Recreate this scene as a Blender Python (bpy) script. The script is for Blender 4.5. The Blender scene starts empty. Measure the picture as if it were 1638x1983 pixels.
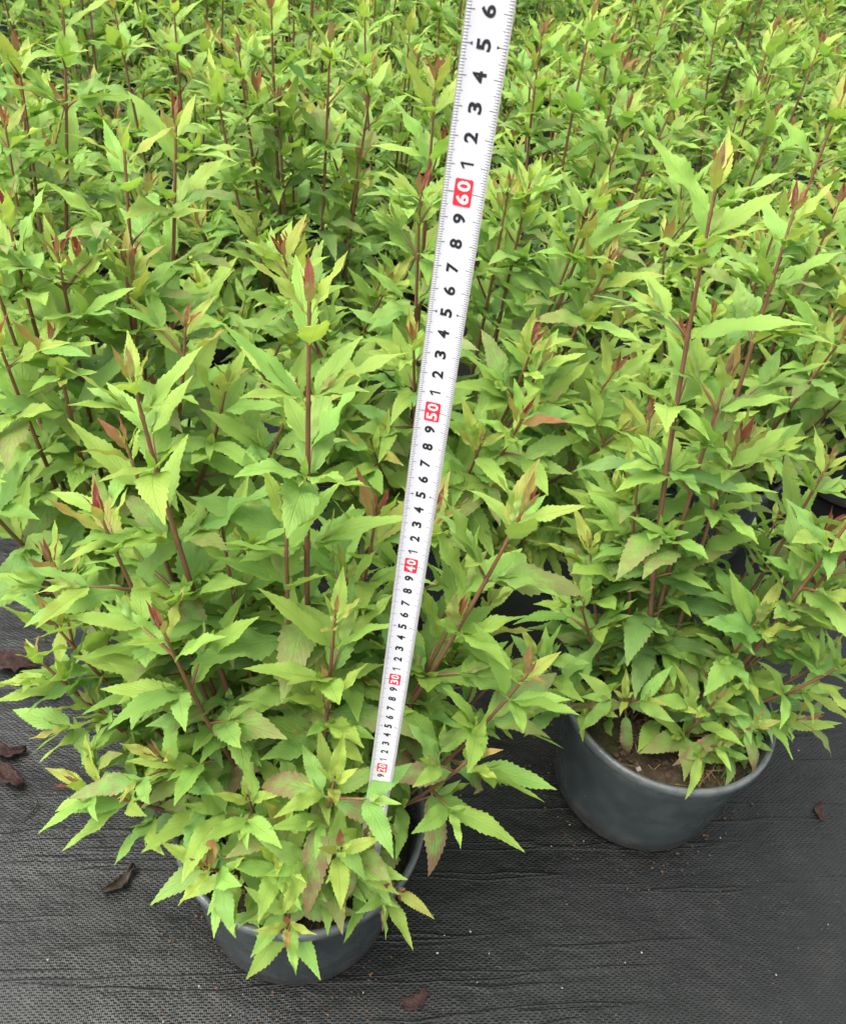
import bpy, bmesh, math, random
import numpy as np
from mathutils import Vector, Matrix, Quaternion

scene = bpy.context.scene
COL = scene.collection
R = math.radians

# ------------------------------------------------------------------ camera
cam_d = bpy.data.cameras.new('camera')
cam = bpy.data.objects.new('camera', cam_d)
COL.objects.link(cam)
scene.camera = cam
cam_d.sensor_fit = 'HORIZONTAL'
cam_d.sensor_width = 36.0
cam_d.lens = 36.0 * 1680.0 / 1638.0
cam_d.clip_start = 0.02
cam_d.clip_end = 400.0
CAM_H = 0.837
# straight-down direction in camera axes (x right, y down, z forward) gives pitch and roll
_dn = Vector((560 - 819, 2950 - 991.5, 1680.0)).normalized()
_up = -_dn
_fw = (Vector((0, 0, 1)) - _up * _up.z).normalized()
_rt = _fw.cross(_up)
M3 = Matrix((_rt, _fw, _up))                     # camera axes -> world axes
bx, by, bz = M3 @ Vector((1, 0, 0)), M3 @ Vector((0, -1, 0)), M3 @ Vector((0, 0, -1))
mw = Matrix(((bx.x, by.x, bz.x, 0), (bx.y, by.y, bz.y, 0), (bx.z, by.z, bz.z, CAM_H), (0, 0, 0, 1)))
cam.matrix_world = mw
cam_d.dof.use_dof = True
cam_d.dof.focus_distance = 0.58
cam_d.dof.aperture_fstop = 34.0
# ------------------------------------------------------------------ world, sun, exposure
SUN_EL, SUN_AZ = R(60), R(-112)
world = bpy.data.worlds.new('World')
scene.world = world
world.use_nodes = True
wn = world.node_tree
wn.nodes.clear()
wo = wn.nodes.new('ShaderNodeOutputWorld')
bg = wn.nodes.new('ShaderNodeBackground')
sky = wn.nodes.new('ShaderNodeTexSky')
sky.sky_type = 'NISHITA'
sky.sun_disc = False
sky.sun_elevation = SUN_EL
sky.sun_rotation = SUN_AZ
sky.air_density = 1.0
sky.dust_density = 4.0
sky.ozone_density = 1.0
hs = wn.nodes.new('ShaderNodeHueSaturation')      # an overcast, nearly colourless sky
hs.inputs['Saturation'].default_value = 0.22
wn.links.new(sky.outputs[0], hs.inputs['Color'])
wn.links.new(hs.outputs[0], bg.inputs['Color'])
bg.inputs['Strength'].default_value = 0.15
wn.links.new(bg.outputs[0], wo.inputs[0])
sun_d = bpy.data.lights.new('sun', 'SUN')
sun = bpy.data.objects.new('sun', sun_d)
COL.objects.link(sun)
sun_d.energy = 0.8
sun_d.angle = R(60)
sun_d.color = (1.0, 0.95, 0.86)
sd = Vector((math.sin(SUN_AZ) * math.cos(SUN_EL), math.cos(SUN_AZ) * math.cos(SUN_EL), math.sin(SUN_EL)))
sun.rotation_euler = (-sd).to_track_quat('-Z', 'Y').to_euler()
vs = scene.view_settings
vs.view_transform = 'Standard'
vs.look = 'None'
vs.gamma = 1.0
vs.use_curve_mapping = False
vs.exposure = 1.82
scene.cycles.max_bounces = 8
scene.cycles.transparent_max_bounces = 12

random.seed(11)
rnd = random.Random(5)

# ------------------------------------------------------------------ helpers
def tag(o, label=None, cat=None, group=None, kind=None):
    if label: o['label'] = label
    if cat: o['category'] = cat
    if group: o['group'] = group
    if kind: o['kind'] = kind
    return o

def link(name, me, parent=None, mat=None):
    o = bpy.data.objects.new(name, me)
    COL.objects.link(o)
    if parent is not None: o.parent = parent
    if mat is not None and me is not None and not me.materials: me.materials.append(mat)
    return o

def mesh_np(name, V, F, mat=None, smooth=True, uv=None, tone=None):
    """V (n,3), F list of tuples or (m,k) array"""
    me = bpy.data.meshes.new(name)
    V = np.asarray(V, dtype=np.float32)
    if isinstance(F, np.ndarray):
        m, k = F.shape
        me.vertices.add(len(V)); me.vertices.foreach_set('co', V.ravel())
        me.loops.add(m * k); me.loops.foreach_set('vertex_index', F.astype(np.int32).ravel())
        me.polygons.add(m)
        me.polygons.foreach_set('loop_start', np.arange(0, m * k, k, dtype=np.int32))
        me.update(calc_edges=True)
    else:
        me.from_pydata(V.tolist(), [], F)
    if smooth: me.polygons.foreach_set('use_smooth', np.ones(len(me.polygons), dtype=bool))
    li = np.empty(len(me.loops), dtype=np.int32)
    me.loops.foreach_get('vertex_index', li)
    if uv is not None:
        l = me.uv_layers.new(name='UVMap')
        l.data.foreach_set('uv', np.asarray(uv, dtype=np.float32)[li].ravel())
    if tone is not None:
        a = me.color_attributes.new('tone', 'FLOAT_COLOR', 'POINT')
        a.data.foreach_set('color', np.asarray(tone, dtype=np.float32).ravel())
    if mat: me.materials.append(mat)
    me.update()
    return me

class Nodes:
    def __init__(s, name):
        s.m = bpy.data.materials.new(name); s.m.use_nodes = True
        s.t = s.m.node_tree; s.t.nodes.clear()
        s.out = s.t.nodes.new('ShaderNodeOutputMaterial')
    def n(s, typ, **kw):
        x = s.t.nodes.new('ShaderNode' + typ)
        for k, v in kw.items():
            if k.startswith('i_'): x.inputs[k[2:].replace('_', ' ')].default_value = v
            elif k.startswith('n'): x.inputs[int(k[1:])].default_value = v
            else: setattr(x, k, v)
        return x
    def l(s, a, b): s.t.links.new(a, b)
    def math(s, op, a, b=None, c=None, clamp=False):
        x = s.t.nodes.new('ShaderNodeMath'); x.operation = op; x.use_clamp = clamp
        for i, v in enumerate((a, b, c)):
            if v is None: continue
            if isinstance(v, (int, float)): x.inputs[i].default_value = v
            else: s.l(v, x.inputs[i])
        return x.outputs[0]
    def mix(s, fac, a, b, bt='MIX'):
        x = s.t.nodes.new('ShaderNodeMix'); x.data_type = 'RGBA'; x.blend_type = bt
        for sock, v in ((x.inputs[0], fac), (x.inputs[6], a), (x.inputs[7], b)):
            if isinstance(v, (int, float)): sock.default_value = v
            elif isinstance(v, tuple): sock.default_value = v if len(v) == 4 else v + (1,)
            else: s.l(v, sock)
        return x.outputs[2]
    def ramp(s, fac, stops, interp='LINEAR'):
        x = s.t.nodes.new('ShaderNodeValToRGB'); x.color_ramp.interpolation = interp
        e = x.color_ramp.elements
        while len(e) < len(stops): e.new(0.5)
        for i, (p, c) in enumerate(stops):
            e[i].position = p; e[i].color = c if len(c) == 4 else tuple(c) + (1,)
        s.l(fac, x.inputs[0])
        return x.outputs[0]
    def noise(s, scale, detail=3, rough=.55, vec=None, dist=0):
        x = s.n('TexNoise'); x.inputs['Scale'].default_value = scale
        x.inputs['Detail'].default_value = detail; x.inputs['Roughness'].default_value = rough
        x.inputs['Distortion'].default_value = dist
        if vec is not None: s.l(vec, x.inputs['Vector'])
        return x
    def bump(s, h, strength, dist, normal=None):
        x = s.n('Bump'); x.inputs['Strength'].default_value = strength; x.inputs['Distance'].default_value = dist
        s.l(h, x.inputs['Height'])
        if normal is not None: s.l(normal, x.inputs['Normal'])
        return x.outputs[0]
    def principled(s, color=None, rough=.5, spec=.5, normal=None, **kw):
        p = s.n('BsdfPrincipled')
        if isinstance(color, tuple): p.inputs['Base Color'].default_value = color + (1,)
        elif color is not None: s.l(color, p.inputs['Base Color'])
        if isinstance(rough, (int, float)): p.inputs['Roughness'].default_value = rough
        else: s.l(rough, p.inputs['Roughness'])
        p.inputs['Specular IOR Level'].default_value = spec
        if normal is not None: s.l(normal, p.inputs['Normal'])
        for k, v in kw.items(): p.inputs[k.replace('_', ' ')].default_value = v
        return p

# ------------------------------------------------------------------ materials
def mat_leaf():
    g = Nodes('leaf_tissue')
    at = g.n('Attribute'); at.attribute_name = 'tone'
    sep = g.n('SeparateColor'); g.l(at.outputs['Color'], sep.inputs[0])
    tone, rnd_, blot = sep.outputs[0], sep.outputs[1], sep.outputs[2]
    oi = g.n('ObjectInfo')
    rr = g.math('FRACT', g.math('ADD', g.math('MULTIPLY', oi.outputs['Random'], 7.31), rnd_))
    uvn = g.n('UVMap'); su = g.n('SeparateXYZ'); g.l(uvn.outputs[0], su.inputs[0])
    u = g.math('ABSOLUTE', g.math('SUBTRACT', su.outputs[0], 0.5))      # 0 midrib .. 0.5 margin
    v = su.outputs[1]
    geo = g.n('NewGeometry')
    ns = g.noise(55, 3, .6, geo.outputs['Position'])
    nb = g.noise(120, 4, .65, geo.outputs['Position'])
    # side veins run forward to the margin
    sv = g.math('SUBTRACT', g.math('MULTIPLY', v, 9.0), g.math('MULTIPLY', u, 6.5))
    svf = g.math('ABSOLUTE', g.math('SUBTRACT', g.math('FRACT', sv), 0.5))
    side = g.math('MULTIPLY', g.math('SUBTRACT', 1.0, g.math('DIVIDE', svf, 0.16), clamp=True), 0.55)
    mid = g.math('SUBTRACT', 1.0, g.math('DIVIDE', u, 0.035), clamp=True)
    vein = g.math('MAXIMUM', side, mid)
    t2 = g.math('ADD', tone, g.math('MULTIPLY', g.math('SUBTRACT', rr, 0.5), 0.16))
    t2 = g.math('ADD', t2, g.math('MULTIPLY', g.math('SUBTRACT', ns.outputs[0], 0.5), 0.18))
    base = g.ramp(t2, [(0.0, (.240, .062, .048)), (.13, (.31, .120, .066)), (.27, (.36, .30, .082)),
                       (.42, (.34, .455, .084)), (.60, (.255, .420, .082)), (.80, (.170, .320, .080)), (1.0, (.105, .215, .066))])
    hsv = g.n('HueSaturation'); g.l(base, hsv.inputs['Color'])
    g.l(g.math('ADD', 0.88, g.math('MULTIPLY', rr, 0.24)), hsv.inputs['Value'])
    g.l(g.math('ADD', 0.488, g.math('MULTIPLY', g.math('FRACT', g.math('MULTIPLY', rr, 5.7)), 0.024)), hsv.inputs['Hue'])
    c = hsv.outputs[0]
    # veins: pale on grown leaves, red-brown on young ones
    vc = g.ramp(tone, [(0.0, (.13, .02, .02)), (.40, (.20, .085, .03)), (.56, (.27, .40, .09)), (1.0, (.25, .37, .14))])
    c = g.mix(g.math('MULTIPLY', vein, 0.34), c, vc)
    # bronzed blotches on old leaves: from the tip and margin inward
    bm = g.math('ADD', g.math('ADD', g.math('MULTIPLY', nb.outputs[0], 1.3), g.math('MULTIPLY', u, 0.5)), g.math('MULTIPLY', v, 0.55))
    bm = g.math('MULTIPLY', g.math('SUBTRACT', bm, 0.80), 2.6, clamp=True)
    bm = g.math('MULTIPLY', bm, blot, clamp=True)
    c = g.mix(bm, c, (.245, .165, .085))
    # a thin reddish margin
    em = g.math('MULTIPLY', g.math('SUBTRACT', u, 0.455, clamp=True), 9.0, clamp=True)
    c = g.mix(g.math('MULTIPLY', em, 0.30), c, (.26, .20, .05))
    cb = g.mix(0.40, c, (.30, .38, .17))
    c2 = g.mix(geo.outputs['Backfacing'], c, cb)
    hgt = g.math('SUBTRACT', g.math('MULTIPLY', nb.outputs[0], 0.25), vein)
    nrm = g.bump(hgt, 0.42, 0.0011)
    p = g.principled(c2, 0.52, 0.22, nrm)
    tr = g.n('BsdfTranslucent')
    tc = g.mix(1.0, c, (.95, 1.0, .52), 'MULTIPLY')
    g.l(tc, tr.inputs[0])
    ms = g.n('MixShader'); ms.inputs[0].default_value = 0.40
    g.l(p.outputs[0], ms.inputs[1]); g.l(tr.outputs[0], ms.inputs[2])
    g.l(ms.outputs[0], g.out.inputs[0])
    return g.m

def mat_stem():
    g = Nodes('stem_bark')
    at = g.n('Attribute'); at.attribute_name = 'tone'
    sep = g.n('SeparateColor'); g.l(at.outputs['Color'], sep.inputs[0])
    geo = g.n('NewGeometry')
    n1 = g.noise(260, 3, .6, geo.outputs['Position'])
    t = g.math('ADD', sep.outputs[0], g.math('MULTIPLY', g.math('SUBTRACT', n1.outputs[0], .5), .35))
    c = g.ramp(t, [(0, (.120, .076, .045)), (.35, (.130, .066, .036)), (.7, (.155, .070, .036)), (.92, (.21, .14, .05)), (1, (.25, .24, .06))])
    p = g.principled(c, .5, .35, g.bump(n1.outputs[0], .5, .0008))
    g.l(p.outputs[0], g.out.inputs[0])
    return g.m

def mat_pot():
    g = Nodes('clear_grey_plastic')
    geo = g.n('NewGeometry')
    n1 = g.noise(38, 4, .6, geo.outputs['Position']); n2 = g.noise(420, 2, .5, geo.outputs['Position'])
    dust = g.math('MULTIPLY', g.math('SUBTRACT', n1.outputs[0], .42), 1.8, clamp=True)
    speck = g.math('MULTIPLY', g.math('SUBTRACT', n2.outputs[0], .70), 14, clamp=True)
    c = g.mix(dust, (.062, .074, .075), (.135, .150, .147))
    c = g.mix(g.math('MULTIPLY', speck, .6), c, (.40, .40, .36))
    tco = g.n('TexCoord'); sx = g.n('SeparateXYZ'); g.l(tco.outputs['Object'], sx.inputs[0])
    lowz = g.math('MULTIPLY', g.math('SUBTRACT', 1.0, g.math('DIVIDE', sx.outputs[2], .034), clamp=True), g.math('MULTIPLY', n1.outputs[0], 1.1), clamp=True)
    c = g.mix(lowz, c, (.20, .18, .155))
    rough = g.math('ADD', .22, g.math('MULTIPLY', dust, .25))
    p = g.principled(c, rough, .5, g.bump(n1.outputs[0], .15, .002))
    tr = g.n('BsdfTransparent'); tr.inputs[0].default_value = (.72, .78, .77, 1)
    ms = g.n('MixShader'); ms.inputs[0].default_value = .50
    g.l(p.outputs[0], ms.inputs[1]); g.l(tr.outputs[0], ms.inputs[2]); g.l(ms.outputs[0], g.out.inputs[0])
    return g.m

def mat_rim():
    g = Nodes('pot_rim_plastic')
    geo = g.n('NewGeometry')
    n1 = g.noise(60, 4, .6, geo.outputs['Position'])
    c = g.ramp(n1.outputs[0], [(.3, (.085, .095, .092)), (.7, (.165, .178, .172))])
    p = g.principled(c, .28, .5)
    tr = g.n('BsdfTransparent'); tr.inputs[0].default_value = (.8, .86, .86, 1)
    ms = g.n('MixShader'); ms.inputs[0].default_value = .35
    g.l(p.outputs[0], ms.inputs[1]); g.l(tr.outputs[0], ms.inputs[2]); g.l(ms.outputs[0], g.out.inputs[0])
    return g.m

def mat_soil():
    g = Nodes('peat_soil')
    geo = g.n('NewGeometry')
    n1 = g.noise(90, 5, .7, geo.outputs['Position']); n2 = g.noise(22, 3, .6, geo.outputs['Position'])
    c = g.ramp(n1.outputs[0], [(.3, (.016, .011, .007)), (.55, (.05, .034, .02)), (.75, (.11, .075, .045))])
    moss = g.math('MULTIPLY', g.math('SUBTRACT', n2.outputs[0], .5), 5, clamp=True)
    c = g.mix(g.math('MULTIPLY', moss, .7), c, (.055, .068, .018))
    p = g.principled(c, .85, .25, g.bump(n1.outputs[0], 1.0, .006))
    g.l(p.outputs[0], g.out.inputs[0])
    return g.m

def mat_mat():
    """woven black ground cover, damp and dusty"""
    g = Nodes('woven_ground_cover')
    geo = g.n('NewGeometry')
    mp = g.n('Mapping'); mp.inputs['Rotation'].default_value = (0, 0, R(-9)); g.l(geo.outputs['Position'], mp.inputs[0])
    wob = g.noise(14, 3, .5, mp.outputs[0])
    vm = g.n('VectorMath', operation='SCALE'); g.l(wob.outputs['Color'], vm.inputs[0]); vm.inputs['Scale'].default_value = .010
    va = g.n('VectorMath', operation='ADD'); g.l(mp.outputs[0], va.inputs[0]); g.l(vm.outputs[0], va.inputs[1])
    s = g.n('SeparateXYZ'); g.l(va.outputs[0], s.inputs[0])
    TX, TY = 2 * math.pi / .0032, 2 * math.pi / .0021
    wx = g.math('SINE', g.math('MULTIPLY', s.outputs[0], TX))
    wy = g.math('SINE', g.math('MULTIPLY', s.outputs[1], TY))
    # over-under: columns shifted by half a period
    cell = g.math('SIGN', g.math('SINE', g.math('MULTIPLY', s.outputs[0], TX * .5)))
    wv = g.math('SINE', g.math('ADD', g.math('MULTIPLY', s.outputs[1], TY * .5), g.math('MULTIPLY', cell, math.pi / 2)))
    weave = g.math('ADD', g.math('MULTIPLY', wv, .55), g.math('ADD', g.math('MULTIPLY', g.math('ABSOLUTE', wx), .35), g.math('MULTIPLY', wy, .30)))
    n_big = g.noise(3.2, 4, .6, geo.outputs['Position'])
    n_mid = g.noise(26, 5, .7, geo.outputs['Position'])
    n_fine = g.noise(330, 3, .65, va.outputs[0])
    mp2 = g.n('Mapping'); mp2.inputs['Scale'].default_value = (12, 22, 20); g.l(va.outputs[0], mp2.inputs[0])
    n_cr = g.noise(1.0, 4, .6, mp2.outputs[0])
    d1 = g.math('MULTIPLY', g.math('SUBTRACT', n_big.outputs[0], .40), 3.0, clamp=True)
    c = g.mix(d1, (.0065, .007, .0062), (.016, .018, .016))
    d2 = g.math('MULTIPLY', g.math('SUBTRACT', n_mid.outputs[0], .56), 3.2, clamp=True)
    c = g.mix(g.math('MULTIPLY', d2, .45), c, (.030, .024, .018))
    gap = g.math('MULTIPLY', g.math('SUBTRACT', .15, weave, clamp=True), 1.4, clamp=True)
    c = g.mix(g.math('MULTIPLY', gap, g.math('MULTIPLY', n_mid.outputs[0], 1.2)), c, (.006, .006, .006))
    sp = g.math('MULTIPLY', g.math('SUBTRACT', n_fine.outputs[0], .68), 12, clamp=True)
    c = g.mix(g.math('MULTIPLY', sp, .5), c, (.22, .20, .16))
    h = g.math('ADD', g.math('MULTIPLY', weave, g.math('MULTIPLY', n_mid.outputs[0], .80)), g.math('MULTIPLY', n_fine.outputs[0], .8))
    mp3 = g.n('Mapping'); mp3.inputs['Scale'].default_value = (3.0, 48, 20); g.l(va.outputs[0], mp3.inputs[0])
    n_ln = g.noise(1.0, 2, .5, mp3.outputs[0])
    crease = g.math('SUBTRACT', 1.0, g.math('MULTIPLY', g.math('ABSOLUTE', g.math('SUBTRACT', n_ln.outputs[0], .62)), 26.0), clamp=True)
    nrm0 = g.bump(g.math('ADD', n_cr.outputs[0], g.math('MULTIPLY', crease, .16)), .42, .012)
    nrm = g.bump(h, .62, .0011, nrm0)
    n_wet = g.noise(5.5, 3, .6, geo.outputs['Position'])
    wet = g.math('MULTIPLY', g.math('SUBTRACT', n_wet.outputs[0], .36), 3.2, clamp=True)
    rough = g.math('ADD', .20, g.math('ADD', g.math('MULTIPLY', n_mid.outputs[0], .16), g.math('MULTIPLY', wet, .26)))
    p = g.principled(c, rough, .30, nrm)
    g.l(p.outputs[0], g.out.inputs[0])
    return g.m

def mat_simple(name, a, b, scale, rough=.7, spec=.3, bump=.4, bd=.002):
    g = Nodes(name)
    geo = g.n('NewGeometry')
    n1 = g.noise(scale, 5, .65, geo.outputs['Position'])
    c = g.ramp(n1.outputs[0], [(.32, a), (.68, b)])
    p = g.principled(c, rough, spec, g.bump(n1.outputs[0], bump, bd))
    g.l(p.outputs[0], g.out.inputs[0])
    return g.m

def mat_tape():
    g = Nodes('tape_lacquer')
    tc = g.n('TexCoord'); geo = g.n('NewGeometry')
    n1 = g.noise(70, 5, .7, tc.outputs['Object']); n2 = g.noise(16, 3, .6, tc.outputs['Object'])
    c = g.ramp(n2.outputs[0], [(.35, (.63, .62, .635)), (.7, (.69, .68, .69))])
    # grime: more of it on the low end that lives in the soil
    s = g.n('SeparateXYZ'); g.l(tc.outputs['Object'], s.inputs[0])
    low = g.math('SUBTRACT', 1.0, g.math('DIVIDE', s.outputs[2], .52), clamp=True)
    dirt = g.math('MULTIPLY', g.math('SUBTRACT', n1.outputs[0], g.math('SUBTRACT', .70, g.math('MULTIPLY', low, .34))), 3.0, clamp=True)
    c = g.mix(g.math('MULTIPLY', dirt, .50), c, (.42, .33, .26))
    n3 = g.noise(260, 3, .7, tc.outputs['Object'])
    scuff = g.math('MULTIPLY', g.math('SUBTRACT', n3.outputs[0], .66), 5, clamp=True)
    c = g.mix(g.math('MULTIPLY', scuff, .35), c, (.40, .37, .34))
    p = g.principled(c, g.math('ADD', .22, g.math('MULTIPLY', n1.outputs[0], .22)), .55, g.bump(n2.outputs[0], .25, .003))
    g.l(p.outputs[0], g.out.inputs[0])
    return g.m

def mat_ink(name, col, rough=.4):
    g = Nodes(name)
    geo = g.n('NewGeometry')
    n1 = g.noise(900, 3, .6, geo.outputs['Position'])
    c = g.mix(g.math('MULTIPLY', g.math('SUBTRACT', n1.outputs[0], .55, clamp=True), 1.2), col, tuple(min(1, x * 1.5 + .06) for x in col))
    p = g.principled(c, rough, .4)
    g.l(p.outputs[0], g.out.inputs[0])
    return g.m

LEAF, STEM, POT, RIM, SOIL, MATTE = mat_leaf(), mat_stem(), mat_pot(), mat_rim(), mat_soil(), mat_mat()
DEAD = mat_simple('withered_leaf', (.012, .009, .006), (.045, .032, .018), 60, .75, .3, .6, .003)
RUST = mat_simple('rotten_bark', (.012, .007, .006), (.055, .030, .024), 90, .9, .2, .8, .004)
TWIG = mat_simple('twig_bark', (.012, .010, .009), (.03, .025, .02), 200)
GRIT = mat_simple('grit_stone', (.14, .12, .10), (.36, .33, .28), 150, .8)
CHIP = mat_simple('bark_chip', (.02, .012, .008), (.10, .058, .034), 200, .8)
FLAKE = mat_simple('dry_litter', (.10, .055, .03), (.28, .17, .10), 120, .85)
TAPE, BLACK, RED = mat_tape(), mat_ink('black_ink', (.018, .018, .020)), mat_ink('red_ink', (.68, .030, .045))
WHITEINK = mat_ink('white_lacquer', (.78, .77, .77))
STEEL = mat_simple('tape_edge_steel', (.30, .28, .24), (.44, .40, .33), 90, .4, .5, .1)

# ------------------------------------------------------------------ ground
def build_ground():
    # fine, gently creased sheet near the pots, plain and flat out to the horizon
    nx, ny = 150, 190
    xs = np.linspace(-1.5, 1.6, nx); ys = np.linspace(-0.5, 3.6, ny)
    X, Y = np.meshgrid(xs, ys)
    ca, sa = math.cos(R(9)), math.sin(R(9))
    P, Q = X * ca + Y * sa, -X * sa + Y * ca
    Z = .0012 * np.sin(Q * 46 + 1.4 * np.sin(P * 6)) * (0.5 + 0.5 * np.sin(P * 3.1 + Q * 5))
    Z += .0015 * np.sin(P * 5.1 + 2) * np.sin(Q * 7.7)
    edge = np.minimum(np.minimum(X - xs[0], xs[-1] - X), np.minimum(Y - ys[0], ys[-1] - Y))
    Z *= np.clip(edge / .25, 0, 1)
    Z -= Z.max() - 0.0
    Z *= np.clip(edge / .25, 0, 1)
    V = np.stack([X, Y, Z], -1).reshape(-1, 3).tolist()
    F = [(j * nx + i, j * nx + i + 1, (j + 1) * nx + i + 1, (j + 1) * nx + i) for j in range(ny - 1) for i in range(nx - 1)]
    b = 60.0
    n0 = len(V)
    V += [(-b, -b, 0), (b, -b, 0), (b, b, 0), (-b, b, 0)]
    c = [0, nx - 1, ny * nx - 1, (ny - 1) * nx]
    bot = list(range(0, nx)); right = [j * nx + nx - 1 for j in range(ny)]
    top = [(ny - 1) * nx + i for i in range(nx)]; left = [j * nx for j in range(ny)]
    F.append(tuple([n0, n0 + 1] + bot[::-1]))
    F.append(tuple([n0 + 1, n0 + 2] + right[::-1]))
    F.append(tuple([n0 + 2, n0 + 3] + top))
    F.append(tuple([n0 + 3, n0] + left))
    me = mesh_np('ground', V, F, MATTE)
    o = link('ground', me)
    tag(o, 'black woven ground cover sheet, damp and dusty, under all the pots', kind='structure')
build_ground()

# ------------------------------------------------------------------ leaf templates
def leaf_template(L, Wd, droop, fold, teeth, wide, tone, blot, wav, twist, rs, bend=0.0):
    """a serrated, pointed leaf; base at origin, runs along +Y, upper face +Z"""
    def half(t):
        return Wd * .5 * (max(t - .05, 0) / .95) ** .66 * max(1 - t, 0) ** 1.22 * 3.10 + (.012 if t < .12 else 0)
    st = [(0.0, .014 * L * 0 + .010), (0.05, .012)]
    for k in range(teeth):
        a = .10 + .88 * k / teeth; b = .10 + .88 * (k + .80) / teeth
        st.append((a, half(a) * .93))
        st.append((b, half(b) + (.012 if teeth > 8 else .015) * (.5 + half(b) / (Wd * .5) * .7)))
    st.append((1.0, 0.0))
    V, T, UV, F = [], [], [], []
    y = z = x = 0.0; tp = 0.0
    cols = [-1, -.5, 0, .5, 1] if wide else [-1, 0, 1]
    rows = []
    for (t, w) in st:
        ang = droop * (t ** 1.3)
        dt = t - tp; y += dt * math.cos(ang); z -= dt * math.sin(ang); tp = t
        xb = bend * t * t
        row = []
        if w == 0.0:
            row = [len(V)] * len(cols)
            V.append((xb, y, z)); UV.append((.5, 1.0))
        else:
            tw = twist * t
            for c in cols:
                xx = c * w * math.cos(fold)
                zz = abs(c) * w * math.sin(fold) - (abs(c) ** 2) * w * .16 * (1 if wide else 0)
                zz += wav * math.sin(t * 15 + c * 1.7 + twist * 9) * abs(c) * w * 1.2
                x2 = xx * math.cos(tw) - zz * math.sin(tw); z2 = xx * math.sin(tw) + zz * math.cos(tw)
                row.append(len(V)); V.append((xb + x2, y, z + z2))
                UV.append((.5 + .5 * c * min(1, w / (Wd * .5) + .25) , t))
        rows.append(row)
    for a, b in zip(rows, rows[1:]):
        for i in range(len(cols) - 1):
            q = [a[i], a[i + 1], b[i + 1], b[i]]
            if q[2] == q[3]: F.append((q[0], q[1], q[2], q[2]))
            else: F.append(tuple(q))
    V = np.array(V, dtype=np.float32)
    tn = np.zeros((len(V), 4), dtype=np.float32); tn[:, 0] = tone + (.5 - np.array(UV)[:, 1]) * (.16 if tone < .3 else .05); tn[:, 2] = blot; tn[:, 3] = 1
    return V, F, np.array(UV, dtype=np.float32), tn

CLASS = {  # tone, width ratio, droop, fold, blotch
    'red':    (.05, .29, -.15, .42, 0), 'bronze': (.25, .31, .0, .38, 0), 'yellow': (.42, .31, .25, .32, 0),
    'bright': (.56, .35, .36, .26, 0), 'green':  (.70, .35, .50, .22, .05), 'deep':   (.86, .35, .75, .20, .15), 'old': (.74, .33, 1.0, .18, 1.0)}
NV = 9
TPL = {}     # (class, variant, lod) -> (V, quads(F 4), UV, tone)
TMESH = {}
for ci, (cn, (tone, wd, dr, fo, bl)) in enumerate(CLASS.items()):
    for v in range(NV):
        r2 = random.Random(ci * 100 + v)
        d = dr + r2.uniform(-.40, .55); fo2 = fo + r2.uniform(-.12, .16); w2 = wd * r2.uniform(.86, 1.14)
        tw = r2.uniform(-.5, .5); wv = r2.uniform(.06, .30); be = r2.uniform(-.16, .16)
        if v >= 7 and bl: bl = max(bl, .55)
        for lod, (te, wide) in enumerate(((12, True), (9, False), (5, False))):
            Vv, Ff, Uu, Tt = leaf_template(1, w2, d, fo2, te, wide, tone, bl, wv, tw, r2, be)
            TPL[cn, v, lod] = (Vv, np.array([f for f in Ff], dtype=np.int32), Uu, Tt)

def leaf_mesh(cn, v, lod):
    k = (cn, v, lod)
    if k not in TMESH:
        Vv, Ff, Uu, Tt = TPL[k]
        fl = [tuple(dict.fromkeys(f.tolist())) for f in Ff]
        TMESH[k] = mesh_np('leaf_' + cn, Vv, fl, LEAF, True, Uu, Tt)
    return TMESH[k]

def join_leaves(name, leaves, lod):
    Vs, Fs, Us, Ts = [], [], [], []
    off = 0
    for (cn, v, M, rv) in leaves:
        Vv, Ff, Uu, Tt = TPL[cn, v, lod]
        W = Vv @ M[:3, :3].T + M[:3, 3]
        # triangles at the pointed end share a corner: split quads into triangles
        a = Ff[:, [0, 1, 2]]; b = Ff[:, [0, 2, 3]]
        b = b[b[:, 1] != b[:, 2]]
        Fs.append(np.concatenate([a, b]) + off)
        T2 = Tt.copy(); T2[:, 1] = rv
        Vs.append(W); Us.append(Uu); Ts.append(T2); off += len(Vv)
    return mesh_np(name, np.concatenate(Vs), np.concatenate(Fs), LEAF, True, np.concatenate(Us), np.concatenate(Ts))

# ------------------------------------------------------------------ pot and soil (shared meshes)
POT_H, POT_R, POT_B, SOIL_Z = .150, .1065, .088, .120
def lathe(prof, n=48, jit=0.0):
    V, F = [], []
    for k in range(n):
        a = 2 * math.pi * k / n
        for (r, z) in prof: V.append((r * math.cos(a), r * math.sin(a), z))
    m = len(prof)
    for k in range(n):
        k2 = (k + 1) % n
        for i in range(m - 1):
            F.append((k * m + i, k2 * m + i, k2 * m + i + 1, k * m + i + 1))
    return V, F
def rz(z): return POT_B + (POT_R - .003 - POT_B) * z / POT_H
wall_prof = [(.0, .004), (rz(0) - .012, .004), (rz(0) - .005, .0015), (rz(0), .006)] + [(rz(z), z) for z in (.03, .06, .09, .12, .1385)] + \
            [(rz(z) - .0018, z) for z in (.1385, .12, .09, .06, .03, .008)] + [(0, .0075)]
V, F = lathe(wall_prof)
ME_WALL = mesh_np('pot', V, F, POT)
rim_prof = [(rz(.139) - .0018, .139), (POT_R - .0008, .1393), (POT_R + .0012, .1412), (POT_R + .0014, .1475), (POT_R + .0004, .1495), (POT_R - .002, .1502),
            (POT_R - .0042, .1490), (POT_R - .0047, .1440), (rz(.139) - .0018, .139)]
V, F = lathe(rim_prof, 56)
ME_RIM = mesh_np('rim', V, F, RIM)
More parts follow.
